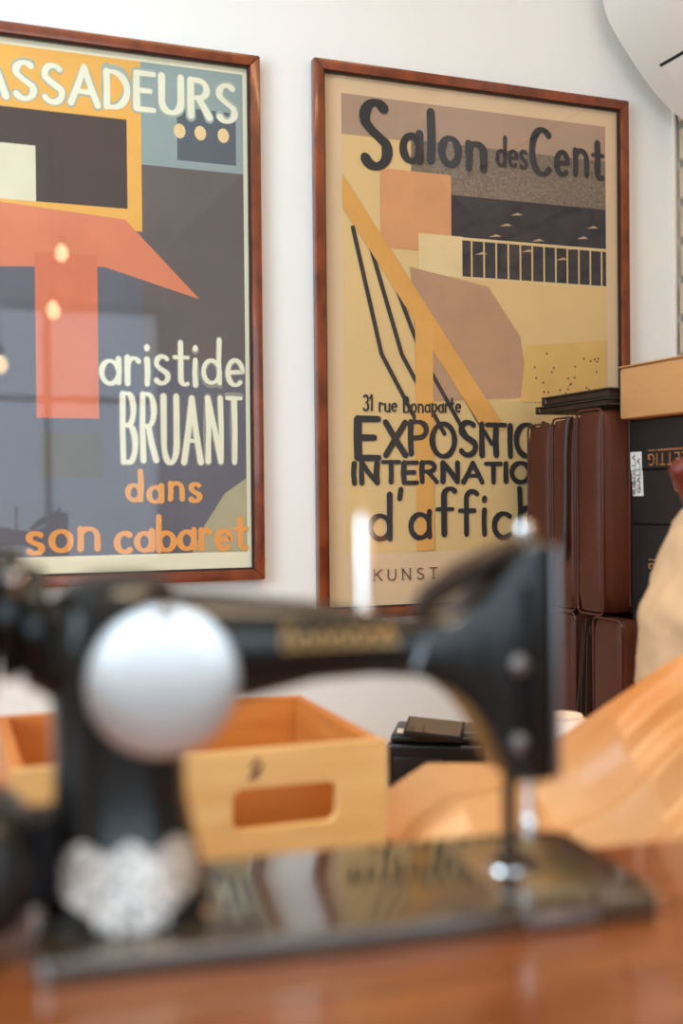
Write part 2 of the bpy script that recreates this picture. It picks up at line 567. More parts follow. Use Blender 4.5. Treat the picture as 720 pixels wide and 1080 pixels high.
def ink(r, g, b, **k):
    key = (r, g, b)
    if key not in _pm:
        _pm[key] = mat('print_ink', rgb(r, g, b), 0.85, vary=k.get('vary', .10), vscale=k.get('vs', 12), detail=5)
    return _pm[key]


_lift = [0.0]


def patch(pts, colr, parent, name='colour_field', **k):
    _lift[0] += 3e-5
    bm = bmesh.new()
    poly2(bm, pts, PW, _lift[0])
    fixn(bm)
    return link(name, bm, ink(*colr, **k), parent)


def rect(a0, a1, b0, b1):
    return [(a0, b0), (a1, b0), (a1, b1), (a0, b1)]


# --- left poster: a plain composition of colour fields under its lettering
PL = framed_poster('large wood-framed poster with cream lettering on dark blue, left of the pair', -.117, .6555, 1.1048, 2.1048, .0200)
PLS = box('poster_sheet', -.0970, .6355, -.0065, -.006, 1.1248, 2.0848, M['paper'], PL)
patch(rect(-.065, .629, 1.158, 2.076), (106, 104, 113), PLS, vary=.22, vs=5)  # ink greyed and lightened in place of haze on the glass
patch(rect(-.065, .432, 1.76, 2.076), (240, 178, 84), PLS)
patch(rect(.432, .629, 1.86, 2.076), (150, 164, 160), PLS)
patch([(.50, 1.90), (.615, 1.90), (.615, 2.00), (.50, 2.00)], (92, 98, 106), PLS)
patch(rect(.432, .629, 1.52, 1.885), (106, 95, 91), PLS)  # brown lightened too, glass haze put into the ink
patch(rect(-.03, .405, 1.80, 1.965), (78, 62, 56), PLS)
patch(rect(-.065, .24, 1.80, 1.90), (228, 216, 186), PLS)
patch([(-.065, 1.665), (.36, 1.69), (.54, 1.64), (.40, 1.78), (-.065, 1.81)], (222, 132, 96), PLS)
patch(rect(.236, .348, 1.41, 1.71), (216, 120, 86), PLS)
patch(rect(.24, .355, 1.30, 1.385), (104, 98, 90), PLS)
patch([(.52, 1.158), (.629, 1.158), (.629, 1.30), (.585, 1.27), (.545, 1.21)], (178, 168, 134), PLS)
for x in (.505, .545, .590):
    patch([(x + .0115 * math.cos(i * PI / 6), 1.955 + .014 * math.sin(i * PI / 6)) for i in range(12)], (240, 206, 150), PLS, name='printed_dot')


def line(parent, text, a0, a1, b0, cap, w, colr, edge=None, name='lettering', **k):
    for c, ww in ((edge, 1.4), (colr, 1.0)):
        if c is None:
            continue
        _lift[0] += 3e-5
        bm = bmesh.new()
        _lift[0] += 2e-5 + 2.4e-6 * letters(bm, text, a0, a1, b0, cap, w * ww, PW, _lift[0], **k)
        link(name, bm, ink(*c), parent)


CR = (238, 234, 206)
line(PLS, 'AMBASSADEURS', -.04, .615, 1.985, .068, .0115, CR, edge=(168, 178, 166), wob=.05, gap=.2)
line(PLS, 'aristide', .352, .625, 1.478, .085, .0088, CR, edge=(150, 148, 138), wob=.05, gap=.14)
line(PLS, 'BRUANT', .390, .618, 1.332, .126, .0096, CR, edge=(150, 148, 138), wob=.03, gap=.26)
line(PLS, 'dans', .398, .538, 1.258, .055, .0095, (236, 166, 92), wob=.06, gap=.22)
line(PLS, 'son', .216, .345, 1.168, .066, .0108, (236, 160, 84), wob=.05, gap=.16)
line(PLS, 'cabaret', .376, .628, 1.166, .064, .0108, (236, 160, 84), wob=.05, gap=.13)

# --- right poster
PR = framed_poster('tan wood-framed poster with black lettering, on the right behind the leather cases', .766, 1.4935, 1.02, 2.1176, .0200)
PRS = box('mount', .7860, 1.4735, -.0065, -.006, 1.0400, 2.0976, M['mat_tan'], PR)
_lift[0] = 0
patch(rect(.833, 1.453, 1.148, 2.066), (226, 192, 132), PRS, vary=.10, vs=3)
patch([(.833, 1.985), (1.453, 1.985), (1.453, 2.066), (.833, 2.066)], (176, 146, 122), PRS)
patch(rect(.985, 1.453, 1.875, 1.99), (142, 126, 108), PRS, vary=.55, vs=170)
patch(rect(1.07, 1.453, 1.715, 1.885), (54, 52, 60), PRS, vary=.35, vs=30)
for k in range(10):
    a = 1.13 + (k * .137) % .30
    b = 1.765 + (k * .0377) % .10
    patch([(a, b), (a + .030, b + .003), (a + .018, b + .007)], (196, 172, 130), PRS, name='printed_fleck')
patch(rect(1.10, 1.453, 1.793, 1.799), (226, 198, 142), PRS)
patch(rect(1.10, 1.453, 1.712, 1.718), (226, 198, 142), PRS)
for k in range(12):
    a = 1.12 + k * .029
    patch(rect(a, a + .004, 1.716, 1.796), (214, 186, 130), PRS, name='printed_bar')
patch(rect(.915, 1.075, 1.765, 1.925), (218, 156, 104), PRS)
patch(rect(1.00, 1.10, 1.715, 1.80), (230, 204, 152), PRS)
patch([(1.00, 1.455), (1.26, 1.47), (1.235, 1.60), (1.16, 1.70), (.98, 1.73)], (186, 146, 114), PRS)
patch([(1.235, 1.46), (1.453, 1.46), (1.453, 1.60), (1.25, 1.58)], (222, 180, 104), PRS)
rr = random.Random(4)
for k in range(26):
    a, b = rr.uniform(1.26, 1.44), rr.uniform(1.47, 1.57)
    patch(rect(a, a + .004, b, b + .004), (110, 62, 44), PRS, name='printed_fleck')
for k in range(4):
    _lift[0] += 3e-5
    bm = bmesh.new()
    add_ribbon(bm, [(.855 + k * .038, 1.80 - k * .035), (.915 + k * .045, 1.55), (1.0 + k * .055, 1.40 - k * .01)], .009, PW, _lift[0])
    link('printed_stripe', bm, ink(52, 46, 44), PRS)
patch([(.833, 1.905), (.833, 1.84), (1.145, 1.40), (1.20, 1.40)], (224, 164, 84), PRS)
patch(rect(.99, 1.03, 1.15, 1.62), (226, 168, 88), PRS)
INK = (46, 44, 46)
line(PRS, 'S', .876, .935, 1.925, .125, .020, INK, wob=.03)
line(PRS, 'alon', .965, 1.155, 1.948, .098, .0155, INK, wob=.10, gap=.2)
line(PRS, 'des', 1.183, 1.255, 1.956, .062, .0085, INK, wob=.04)
line(PRS, 'C', 1.266, 1.312, 1.945, .098, .0145, INK, wob=.03)
line(PRS, 'ent', 1.325, 1.445, 1.950, .088, .0125, INK, wob=.06, gap=.2)
line(PRS, '31 rue Bonaparte', .874, 1.092, 1.434, .030, .0040, INK, wob=.05)
line(PRS, 'E', .858, .905, 1.342, .080, .0150, INK, wob=.03)
line(PRS, 'XPOSITION', .922, 1.335, 1.346, .066, .0120, INK, wob=.04, gap=.13)
line(PRS, 'INTERNATIONALE', .850, 1.44, 1.290, .040, .0105, INK, wob=.04, gap=.16)
line(PRS, "d'affiches", .885, 1.39, 1.178, .094, .0115, INK, wob=.05, gap=.15)
line(PRS, 'KUNST', .893, 1.035, 1.092, .022, .0026, (112, 78, 56), gap=.42, serif=.12)

# ------------------------------------------------------------------ air conditioner on the right wall
AC = thing('air_conditioner', 'white wall-mounted air conditioner in the top right corner', 'air conditioner', (XR, 0, 0))
prof = [(0, 2.072), (-.026, 2.080), (-.046, 2.091), (-.072, 2.108), (-.101, 2.132), (-.132, 2.163), (-.161, 2.196), (-.190, 2.231),
        (-.214, 2.265), (-.226, 2.290), (-.230, 2.308), (-.226, 2.36), (-.212, 2.385), (-.18, 2.395), (0, 2.395)]
ya, yb = -.055, -.90
bm = bmesh.new()
add_loft(bm, [[Vector((a * s, y, 2.2 + (b - 2.2) * (1 - (1 - s) * .4))) for a, b in prof] for y, s in
              ((ya, .985), (ya - .006, 1), (yb + .006, 1), (yb, .985))])
fixn(bm)
link('housing', bm, M['acwhite'], AC, smooth=40)
loop = [(-.040, 2.0875), (-.072, 2.108), (-.101, 2.132), (-.125, 2.1555)]


def offs(pts, d):
    out = []
    for i, p in enumerate(pts):
        a, b = pts[max(i - 1, 0)], pts[min(i + 1, len(pts) - 1)]
        tx, tz = b[0] - a[0], b[1] - a[1]
        l = math.hypot(tx, tz)
        nx, nz = -tz / l, tx / l
        if nx > 0 or nz > 0:
            nx, nz = -abs(nx), -abs(nz)
        out.append((p[0] + nx * d, p[1] + nz * d))
    return out


sec = offs(loop, .0035) + list(reversed(offs(loop, -.002)))
bm = bmesh.new()
add_loft(bm, [[Vector((a, y, b)) for a, b in sec] for y in (-.13, -.83)])
fixn(bm)
link('louver', bm, M['acwhite'], AC, smooth=40)
slot = [(-.1285, 2.159), (-.1325, 2.1635)]
sec = offs(slot, .0012) + list(reversed(offs(slot, -.002)))
bm = bmesh.new()
add_loft(bm, [[Vector((a, y, b)) for a, b in sec] for y in (-.12, -.84)])
fixn(bm)
link('air_slot', bm, M['acdark'], AC)

# ------------------------------------------------------------------ service counter along the back wall
CT = thing('counter', 'wooden counter along the back wall carrying crate, paper and cases', 'counter', (0, 0, 0))
ys = [-1.16 + k * (1.158 / 6) for k in range(7)]
for k in range(6):
    box('plank', -.75, 1.62, ys[k] + .0015, ys[k + 1] - .0015, .725, .76, M['counter'], CT, bevel=.003, seg=1)
box('front_panel', -.72, 1.60, -1.10, -1.08, 0.0, .725, M['counter'], CT)
box('side_panel', -.72, -.70, -1.08, -.02, 0.0, .725, M['counter'], CT)
box('side_panel', 1.58, 1.60, -1.08, -.02, 0.0, .725, M['counter'], CT)

# ------------------------------------------------------------------ leather cases in the corner
def cushion(bm, x0, x1, y0, y1, z0, z1, bulge=.0035, r=.016, n=9):
    """soft box: a subdivided cube pulled to rounded edges and bulged faces"""
    res = bmesh.ops.create_cube(bm, size=2.0)
    es = list({e for v in res['verts'] for e in v.link_edges})
    out = bmesh.ops.subdivide_edges(bm, edges=es, cuts=n, use_grid_fill=True)
    vs = [v for v in bm.verts]
    hx, hy, hz = (x1 - x0) / 2, (y1 - y0) / 2, (z1 - z0) / 2
    for v in vs:
        p = Vector((v.co.x * hx, v.co.y * hy, v.co.z * hz))
        q = Vector((max(-hx + r, min(hx - r, p.x)), max(-hy + r, min(hy - r, p.y)), max(-hz + r, min(hz - r, p.z))))
        d = p - q
        if d.length > 1e-9:
            d = d.normalized() * r
        p = q + d
        a, b, c = p.x / hx, p.y / hy, p.z / hz
        bx = bulge * (1 - b * b) * (1 - c * c) * a
        by = bulge * (1 - a * a) * (1 - c * c) * b
        nz = noise.noise((p + Vector((x0 * 7, y0 * 9, z0 * 5))) * 9) * .0018
        v.co = Vector(((x0 + x1) / 2 + p.x + bx + nz, (y0 + y1) / 2 + p.y + by + nz, (z0 + z1) / 2 + p.z))


def leather_case(label, y0, y1, z0, z1, x0=1.19, x1=1.47, seam=True, lean=0.0):
    t = thing('leather_case', label, 'case', (x0, y0, z0), 0, 'brown leather cases in the corner')
    w, d, h = x1 - x0, y1 - y0, z1 - z0
    bm = bmesh.new()
    cushion(bm, 0, w, 0, d, 0, h)
    for v in bm.verts:
        v.co.y += lean * v.co.z
    bd = link('body', bm, M['leather'], t, smooth=60)
    # piping around the left-facing panel
    rr_ = .012
    path = []
    for cy, cz, a0 in ((d - rr_, h - rr_, 0), (rr_, h - rr_, 90), (rr_, rr_, 180), (d - rr_, rr_, 270)):
        for k in range(5):
            a = math.radians(a0 + k * 22.5)
            path.append((0.004, cy + rr_ * math.cos(a) * 1.02 + lean * cz, cz + rr_ * math.sin(a) * 1.02))
    path.append(path[0])
    tube('piping', path, .0022, M['piping'], bd, n=6)
    if seam:
        tube('stitched_seam', [(.060, -.0035 + lean * .02, .014), (.060, -.004 + lean * h / 2, h / 2), (.060, -.0035 + lean * h, h - .014)], .0016, M['piping'], bd, n=6)
    return t


leather_case('brown leather case standing second-tier, farthest left next to the poster', -.178, -.094, 1.041, 1.402)
c2 = leather_case('brown leather case in the upper row with a dark strap hanging down', -.2645, -.186, 1.041, 1.409)
c3 = leather_case('widest brown leather case in the upper row, beside the black cartons', -.3545, -.2725, 1.041, 1.418)
leather_case('lower-row brown leather case at the left, its fabric gusset spread open', -.262, -.168, .7605, 1.037)
c5 = leather_case('lower-row brown leather case on the right with a stitched front edge', -.410, -.322, .7605, 1.036, x1=1.243)
# strap hanging off the second case
bm = bmesh.new()
pth = [(-.004, .006, .368), (-.009, .006, .35), (-.011, .008, .30), (-.011, .009, .24), (-.011, .010, .18), (-.013, .011, .12), (-.012, .013, .095)]
add_tube(bm, pth, [.006, .006, .0055, .0055, .006, .008, .005], n=8)
link('strap', bm, M['leatherdark'], c2, smooth=60)
# open gusset between the two lower cases: thin folded sheets
for k in range(6):
    bm = bmesh.new()
    n = 10
    pts = []
    for i in range(n + 1):
        f = i / n
        yb_, yt_ = -.2675 - .0088 * k, -.2855 - .0035 * k
        pts.append((yb_ + (yt_ - yb_) * f + .0022 * math.sin(f * 5 + k * 1.7), .7605 + (.268 - .012 * (k % 3)) * f))
    xf = 1.188 - .006 * (k % 2)
    A = [[bm.verts.new((xx + .012 * (i / n) ** 2, yy + dy, zz)) for i, (yy, zz) in enumerate(pts)] for xx, dy in ((xf, 0), (1.225, 0), (1.225, -.0022), (xf, -.0022))]
    for q in range(4):
        a, b = A[q], A[(q + 1) % 4]
        for i in range(n):
            bm.faces.new((a[i], a[i + 1], b[i + 1], b[i]))
    bm.faces.new([A[q][0] for q in range(4)])
    bm.faces.new([A[q][n] for q in range(4)])
    fixn(bm)
    o = link('gusset_fold', bm, M['leatherdark'] if k % 2 else M['gusset'], bpy.data.objects.get('leather_case.003'), smooth=40)
    o.location = Vector((-1.19, .262, -.7605))

# two flat black folders on top of the upper cases
def folder(label, y0, y1, z0, x0, h, ry):
    t = thing('leather_folder', label, 'folder', (x0, (y0 + y1) / 2, z0), 0)
    t.rotation_euler = (ry, 0, 0)
    l = (y1 - y0) / 2
    box('cover', 0, .26, -l, l, 0, .004, M['black'], t, bevel=.0015, seg=1)
    box('cover', 0, .26, -l, l, h - .004, h, M['black'], t, bevel=.0015, seg=1)
    box('inner_pages', .006, .25, -l + .006, l - .002, .004, h - .004, M['leatherdark'], t)
    box('spine', -.002, .004, l - .004, l + .002, 0, h, M['black'], t, bevel=.001, seg=1)
    return t


folder('lower of two flat black leather folders lying on the brown cases', -.362, -.118, 1.4235, 1.200, .015, 0)
folder('upper of two flat black leather folders lying on the brown cases', -.360, -.135, 1.4395, 1.204, .017, 0)

# ------------------------------------------------------------------ wine cartons
def PX(xf, y_of, z_of):
    """print on a face turned to -x: a runs towards -y (right in view), b up"""
    return lambda a, b, lift: (xf - .0004 - lift, y_of - a, z_of + b)


def flip(P, ca, cb):
    return lambda a, b, lift: P(2 * ca - a, 2 * cb - b, lift)


CX = 1.25


def carton(label, z0, z1, seam, prn):
    t = thing('wine_carton', label, 'carton', (CX, -.3625, z0), 0, 'black cartons by the right wall')
    h = z1 - z0
    if seam:
        box('carton_body', 0, .33, -.245, 0, 0, seam - z0 - .001, M['carton'], t, bevel=.002, seg=1)
        box('carton_lid', -.0012, .3312, -.2462, .0012, seam - z0, h, M['carton'], t, bevel=.002, seg=1)
    else:
        box('carton_body', 0, .33, -.245, 0, 0, h, M['carton'], t, bevel=.002, seg=1)
    if prn is not None:
        P0 = PX(-.0016, 0, 0)
        bm = bmesh.new()
        P = flip(P0, .1085, prn - z0)
        letters(bm, 'ZETTIG', .0555, .1615 - .0, prn - z0 - .0095, .019, .0018, P, 0, serif=.09, gap=.28)
        link('brand_lettering', bm, M['copperprint'], t)
        bm = bmesh.new()
        zz = prn - z0 + .0165
        add_ribbon(bm, [(.054, zz), (.076, zz)], .0014, P0, 0)
        for k in range(9):
            a = .082 + k * .0085
            add_ribbon(bm, [(a, zz), (a + .005, zz)], .0022, P0, 0)
        link('small_print', bm, M['copperprint'], t)
    return t


k1 = carton('upper black wine carton with copper lettering and a white sticker', 1.2075, 1.395, 1.3055, 1.3225)
k2 = carton('black wine carton beneath the one with the white sticker', 1.0205, 1.2065, None, 1.128)
k3 = carton('lowest black carton on the counter, mostly hidden by beige wrapping', .7605, 1.0195, None, None)
# round emblem below the lid
bm = bmesh.new()
P0 = PX(-.0004, 0, 0)
ea, eb = .136, 1.281 - 1.2075
add_ribbon(bm, [(ea + .0125 * math.cos(i * PI / 10), eb + .0155 * math.sin(i * PI / 10)) for i in range(21)], .0017, P0, 0)
add_ribbon(bm, [(ea - .004, eb - .009), (ea - .003, eb + .002), (ea + .003, eb + .009), (ea + .004, eb + .002), (ea - .001, eb - .001), (ea + .005, eb - .009)], .0018, P0, 2e-5)
link('round_emblem', bm, M['copperprint'], k1)
# sticker wrapped over the lid seam, text reading upwards
bm = bmesh.new()
sl, sr = .0035, .037
zs = [1.258 - 1.2075, 1.302 - 1.2075, 1.3065 - 1.2075, 1.338 - 1.2075]
lf = [.0008, .0008, .0024, .0024]
sh = [.004, 0, 0, -.001]
L_ = [bm.verts.new((-lf[i] - .0004, -(sl + sh[i]), zs[i])) for i in range(4)]
R_ = [bm.verts.new((-lf[i] - .0004, -(sr + sh[i] * .6), zs[i])) for i in range(4)]
for i in range(3):
    bm.faces.new((L_[i], R_[i], R_[i + 1], L_[i + 1]))
fixn(bm)
stk = link('sticker', bm, M['sticker'], k1)
bm = bmesh.new()
PS = lambda a, b, lift: (-.0034 - lift, -(sl + .0165 - b), 1.262 - 1.2075 + a)
letters(bm, 'RIBOLLA', 0, .071, .002, .0088, .0015, PS, 0, gap=.2)
PS2 = lambda a, b, lift: (-.0034 - lift, -(sl + .0305 - b), 1.264 - 1.2075 + a)
letters(bm, 'GIALLA', 0, .062, .002, .0088, .0015, PS2, 0, gap=.2)
link('sticker_lettering', bm, M['ink'], stk)

# cardboard tray box on top
cb = thing('cardboard_box', 'plain brown cardboard box lying on top of the black cartons', 'box', (1.222, -.3685, 1.397), 0)
box('carton_body', 0, .35, -.30, 0, 0, .092, M['card'], cb, bevel=.006, seg=2)
box('top_flap', -.002, .163, -.302, .002, .0925, .0955, M['card'], cb, bevel=.001, seg=1)
box('top_flap', .166, .331, -.302, .002, .0925, .0955, M['card'], cb, bevel=.001, seg=1)

# ------------------------------------------------------------------ till printer, tablet, tub
TP = thing('receipt_printer', 'black receipt printer on the counter behind the kraft paper', 'printer', (.775, -.325, .7605), math.radians(-30))
box('body', 0, .165, 0, .13, 0, .078, M['blackplastic'], TP, bevel=.008, seg=3)
box('lid', .006, .163, .002, .128, .079, .092, M['blackplastic'], TP, bevel=.006, seg=3)
box('front_cover', .012, .095, -.004, .001, .008, .056, M['blackplastic'], TP, bevel=.003, seg=2)
pp = box('port_panel', -.003, .001, .002, .013, .012, .07, M['greyplastic'], TP, bevel=.001, seg=1)
for zz in (.02, .032):
    box('port', -.0042, -.0028, .004, .011, zz, zz + .008, M['blackplastic'], pp)
box('paper_slot', .05, .15, .03, .036, .0915, .0932, M['greyplastic'], TP)
TB = thing('tablet', 'flat black handheld tablet lying tilted on top of the receipt printer', 'tablet', (.845, -.355, .8575), math.radians(-31))
TB.rotation_euler = (math.radians(9), math.radians(5), math.radians(-31))
tc = box('case', -.045, .055, -.035, .045, 0, .009, M['blackplastic'], TB, bevel=.003, seg=2)
box('screen', -.040, .050, -.030, .040, .0091, .0097, M['screen'], tc)
WC = tag(box('paper_slip', -.02, .03, -.012, .012, 0, .0012, M['whitecard']), 'small white paper slip poking out beside the tablet', 'paper slip')
WC.location = (.805, -.351, .8605)
WC.rotation_euler = (math.radians(4), math.radians(6), math.radians(-25))

TU = thing('plastic_tub', 'rounded white plastic tub half hidden behind the machine head', 'tub', (.978, -.56, .7605), 0)
lathe('bowl', [(.040, 0), (.046, .01), (.054, .06), (.056, .11), (.053, .130), (.044, .143), (.030, .149), (.001, .150)], M['whiteplastic'], TU, n=36)
lathe('lid_rim', [(.0295, .1485), (.031, .151), (.029, .1535), (.001, .1538)], M['whitecard'], TU, n=36)

# ------------------------------------------------------------------ kraft paper heap
def ridged(p, f):
    v = 0
    amp = 1
    for k in range(3):
        v += amp * (1 - abs(noise.noise(p * f)) * 2)
        f *= 2.1
        amp *= .45
    return v


KX = [.46, .525, .554, .605, .712, .75, .793, .905, 1.0, 1.06, 1.16]
KZ = [.84, .885, .905, .931, .924, .952, 1.003, 1.062, 1.10, 1.11, 1.12]
KY = [-.86, -.86, -.84, -.84, -.85, -.89, -.94, -.95, -.97, -1.01, -1.03]


def interp(x, xs, v):
    if x <= xs[0]:
        return v[0]
    for i in range(len(xs) - 1):
        if x <= xs[i + 1]:
            f = (x - xs[i]) / (xs[i + 1] - xs[i])
            return v[i] + (v[i + 1] - v[i]) * f
    return v[-1]


bm = bmesh.new()
NU, NV = 130, 90
grid = []
for i in range(NU + 1):
    rowv = []
    x = .525 + (1.16 - .525) * i / NU
    zr = interp(x, KX, KZ)
    yr = interp(x, KX, KY)
    yfr = -1.155
    ybk = yr + .055
    for j in range(NV + 1):
        v = j / NV
        if v < .8:
            f = v / .8
            y = yfr + (yr - yfr) * f
            # long flank folds running up to the right
            s = f ** .62
            h = .762 + (zr - .762) * s
        else:
            f = (v - .8) / .2
            y = yr + (ybk - yr) * f
            h = .762 + (zr - .762) * (1 - f ** 1.6)
            s = 1 - f
        u = i / NU
        env = min(1, s * 1.8) * (min(1, (1 - v) * 6) if v >= .8 else 1)
        t = v * 2.1 - u * 1.15 + .22 * noise.noise(Vector((u * 3, v * 2.5, 1)))
        f1 = abs((t * 1.9) % 1.0 - .5) * 2
        t2 = v * 3.3 - u * .6 + .3 * noise.noise(Vector((u * 4, v * 3, 7)))
        f2 = abs((t2 * 2.6) % 1.0 - .5) * 2
        lip = 1 if v < .66 else max(.12, 1 - (v - .66) / .14)
        h += env * lip * (.019 * (f1 ** 1.6 - .5) + .004 * (f2 - .5) + .008 * noise.noise(Vector((x * 9, y * 9, 3))))
        h = max(.7615, h)
        rowv.append(bm.verts.new((x, y, h)))
    grid.append(rowv)
for i in range(NU):
    for j in range(NV):
        bm.faces.new((grid[i][j], grid[i + 1][j], grid[i + 1][j + 1], grid[i][j + 1]))
# closed down to the counter
low = []
border = [(i, 0) for i in range(NU + 1)] + [(NU, j) for j in range(1, NV + 1)] + [(i, NV) for i in range(NU - 1, -1, -1)] + [(0, j) for j in range(NV - 1, 0, -1)]
for i, j in border:
    c = grid[i][j].co
    low.append(bm.verts.new((c.x, c.y, .7608)))
for k in range(len(border)):
    a, b = border[k], border[(k + 1) % len(border)]
    bm.faces.new((grid[a[0]][a[1]], low[k], low[(k + 1) % len(low)], grid[b[0]][b[1]]))
bm.faces.new(low)
fixn(bm)
KP = tag(link('kraft_paper', bm, M['kraft'], smooth=75), 'large heap of folded orange-brown kraft paper lying on the counter', 'wrapping paper')

# ------------------------------------------------------------------ crumpled beige wrapping with a bottle in it
wc = Vector((1.13, -.80, 0))
WZ = [.7608, .80, .85, .95, 1.0, 1.05, 1.08, 1.12, 1.16, 1.2, 1.23, 1.262]
WR = [.135, .145, .150, .150, .148, .150, .150, .138, .121, .104, .086, .060]
BW = thing('wrapping_paper', 'tall crumpled pale beige wrapping standing at the right edge of the frame', 'wrapping paper', (wc.x, wc.y, 0))
bm = bmesh.new()
rings = []
NZ = 60
for k in range(NZ + 1):
    z = WZ[0] + (WZ[-1] - WZ[0]) * k / NZ
    r = interp(z, WZ, WR)
    ring = []
    for i in range(96):
        a = 2 * PI * i / 96
        p = Vector((math.cos(a), math.sin(a), 0)) * r + Vector((0, 0, z))
        d = (ridged(p + Vector((2, 5, 1)), 10.0) - 1.0) * .008 + noise.noise(p * 7) * .010
        if k in (0,):
            d = 0
        ring.append(Vector((math.cos(a) * (r + d), math.sin(a) * (r + d), z)))
    rings.append(ring)
add_loft(bm, rings)
fixn(bm)
link('paper_body', bm, M['wrap'], BW, smooth=50)
# ragged collar of paper at the mouth
bm = bmesh.new()
rg = []
for k in range(5):
    ring = []
    for i in range(96):
        a = 2 * PI * i / 96
        r = .060 - .010 * k / 4 + .006 * noise.noise(Vector((math.cos(a) * 2, math.sin(a) * 2, k * .3)))
        zz = 1.258 + .007 * k + (.010 * noise.noise(Vector((math.cos(a) * 3, math.sin(a) * 3, 8))) if k == 4 else 0)
        ring.append(Vector((math.cos(a) * r, math.sin(a) * r, zz)))
    rg.append(ring)
add_loft(bm, rg)
fixn(bm)
link('paper_collar', bm, M['wrap'], BW, smooth=50)
BT = thing('wine_bottle', 'dark red bottle top showing above the crumpled beige wrapping, cut by the right edge', 'bottle', (1.052, -.80, 1.236), 0)
BT.rotation_euler = (0, math.radians(-26), 0)
lathe('bottle_neck', [(.022, -.03), (.0165, .0), (.016, .03)], M['bottleglass'], BT, n=24)
lathe('capsule', [(.0168, .010), (.0172, .05), (.0172, .056), (.0185, .058), (.0185, .070), (.017, .074), (.012, .079), (.001, .080)], M['bottlered'], BT, n=24)

# ------------------------------------------------------------------ pine crate
CA = math.radians(-2)
CRT = thing('wooden_crate', 'open pine crate with a cut-out hand hole behind the sewing machine', 'crate', (.501, -.957, .7605), CA)
cw, cdp, ch, th = .40, .32, .2315, .013


def rrect(x0, x1, z0, z1, r, n=5):
    out = []
    for cx, cz, a0 in ((x1 - r, z1 - r, 0), (x0 + r, z1 - r, 90), (x0 + r, z0 + r, 180), (x1 - r, z0 + r, 270)):
        for k in range(n + 1):
            a = math.radians(a0 + 90 * k / n)
            out.append((cx + r * math.cos(a), cz + r * math.sin(a)))
    return out


def holed_panel(name, x0, x1, z0, z1, y0, y1, hole, m, parent):
    bm = bmesh.new()
    hl = hole
    cx = sum(p[0] for p in hl) / len(hl)
    cz = sum(p[1] for p in hl) / len(hl)
    outer = []
    for hx, hz in hl:
        dx, dz = hx - cx, hz - cz
        s = min(((x1 - cx) if dx > 0 else (cx - x0)) / max(abs(dx), 1e-6), ((z1 - cz) if dz > 0 else (cz - z0)) / max(abs(dz), 1e-6))
        outer.append([cx + dx * s, cz + dz * s])
    for c in ((x0, z0), (x1, z0), (x1, z1), (x0, z1)):
        k = min(range(len(outer)), key=lambda q: (outer[q][0] - c[0]) ** 2 + (outer[q][1] - c[1]) ** 2)
        outer[k] = list(c)
    F = [[bm.verts.new((p[0], y, p[1])) for p in outer] for y in (y0, y1)]
    Hh = [[bm.verts.new((p[0], y, p[1])) for p in hl] for y in (y0, y1)]
    n = len(hl)
    for i in range(n):
        j = (i + 1) % n
        bm.faces.new((F[0][i], F[0][j], Hh[0][j], Hh[0][i]))
        bm.faces.new((F[1][i], F[1][j], Hh[1][j], Hh[1][i]))
        bm.faces.new((F[0][i], F[0][j], F[1][j], F[1][i]))
        bm.faces.new((Hh[0][i], Hh[0][j], Hh[1][j], Hh[1][i]))
    bmesh.ops.remove_doubles(bm, verts=bm.verts, dist=1e-6)
    fixn(bm)
    return link(name, bm, m, parent, smooth=30)


hole = rrect(-.176, -.058, ch - .085, ch - .040, .012)
fb = holed_panel('front_board', -cw, 0, ch - .125, ch, 0, th, hole, M['pine'], CRT)
box('front_board', -cw, 0, 0, th, 0, ch - .127, M['pine'], CRT, bevel=.001, seg=1)
for k in range(2):
    z0, z1 = (0, ch - .127) if k == 0 else (ch - .125, ch - .002)
    box('side_board', -th, -.0005, th, cdp - th, z0, z1, M['pineorange'], CRT, bevel=.001, seg=1)
    box('side_board', -cw, -cw + th, th, cdp - th, z0, z1, M['pineorange'], CRT, bevel=.001, seg=1)
    box('back_board', -cw, 0, cdp - th, cdp, z0, z1, M['pineorange'], CRT, bevel=.001, seg=1)
for k in range(3):
    box('bottom_slat', -cw + th, -th, th + .002 + k * .09, th + .085 + k * .09, .002, .012, M['pine'], CRT)
# inner divider board seen through the hand hole, and the stamp on the front
box('inner_board', -cw + th + .002, -th - .002, .085, .093, .013, ch - .03, M['pineorange'], CRT)
bm = bmesh.new()
PF = lambda a, b, lift: (a, -.0006 - lift, b)
for a, b, c, d in ((-.155, .214, -.148, .222), (-.150, .203, -.143, .216), (-.157, .201, -.150, .211)):
    add_ribbon(bm, [(a, b), (c, d)], .004, PF, 0)
link('ink_stamp', bm, M['stamp'], fb)

# ------------------------------------------------------------------ front table carrying the machine
TZ = .958
TA = math.radians(-6.4)
FT = thing('wooden_table', 'polished reddish wooden table carrying the sewing machine', 'table', (.102, -1.396, 0), TA)
tx0, tx1 = -.46, .62
yy = [-.36, -.255, -.15, -.045, .06, .165]
for k in range(5):
    box('plank', tx0, tx1, yy[k] + .0004, yy[k + 1] - .0004, TZ - .03, TZ, M['tablewood'], FT, bevel=.0012, seg=1)
box('apron', tx0 + .05, tx1 - .05, -.325, -.305, TZ - .13, TZ - .03, M['tablewood'], FT)
box('apron', tx0 + .05, tx1 - .05, .125, .145, TZ - .13, TZ - .03, M['tablewood'], FT)
for x in (tx0 + .03, tx1 - .08):
    for y in (-.33, .10):
        box('leg', x, x + .05, y, y + .05, 0, TZ - .031, M['tablewood'], FT, bevel=.004, seg=1)

# ------------------------------------------------------------------ the sewing machine (seen from its back)
SM = thing('sewing_machine', 'vintage black cast-iron sewing machine with a round chrome cover, in the foreground', 'sewing machine', (.102, -1.396, TZ + .0005), TA)
BZ = .0165
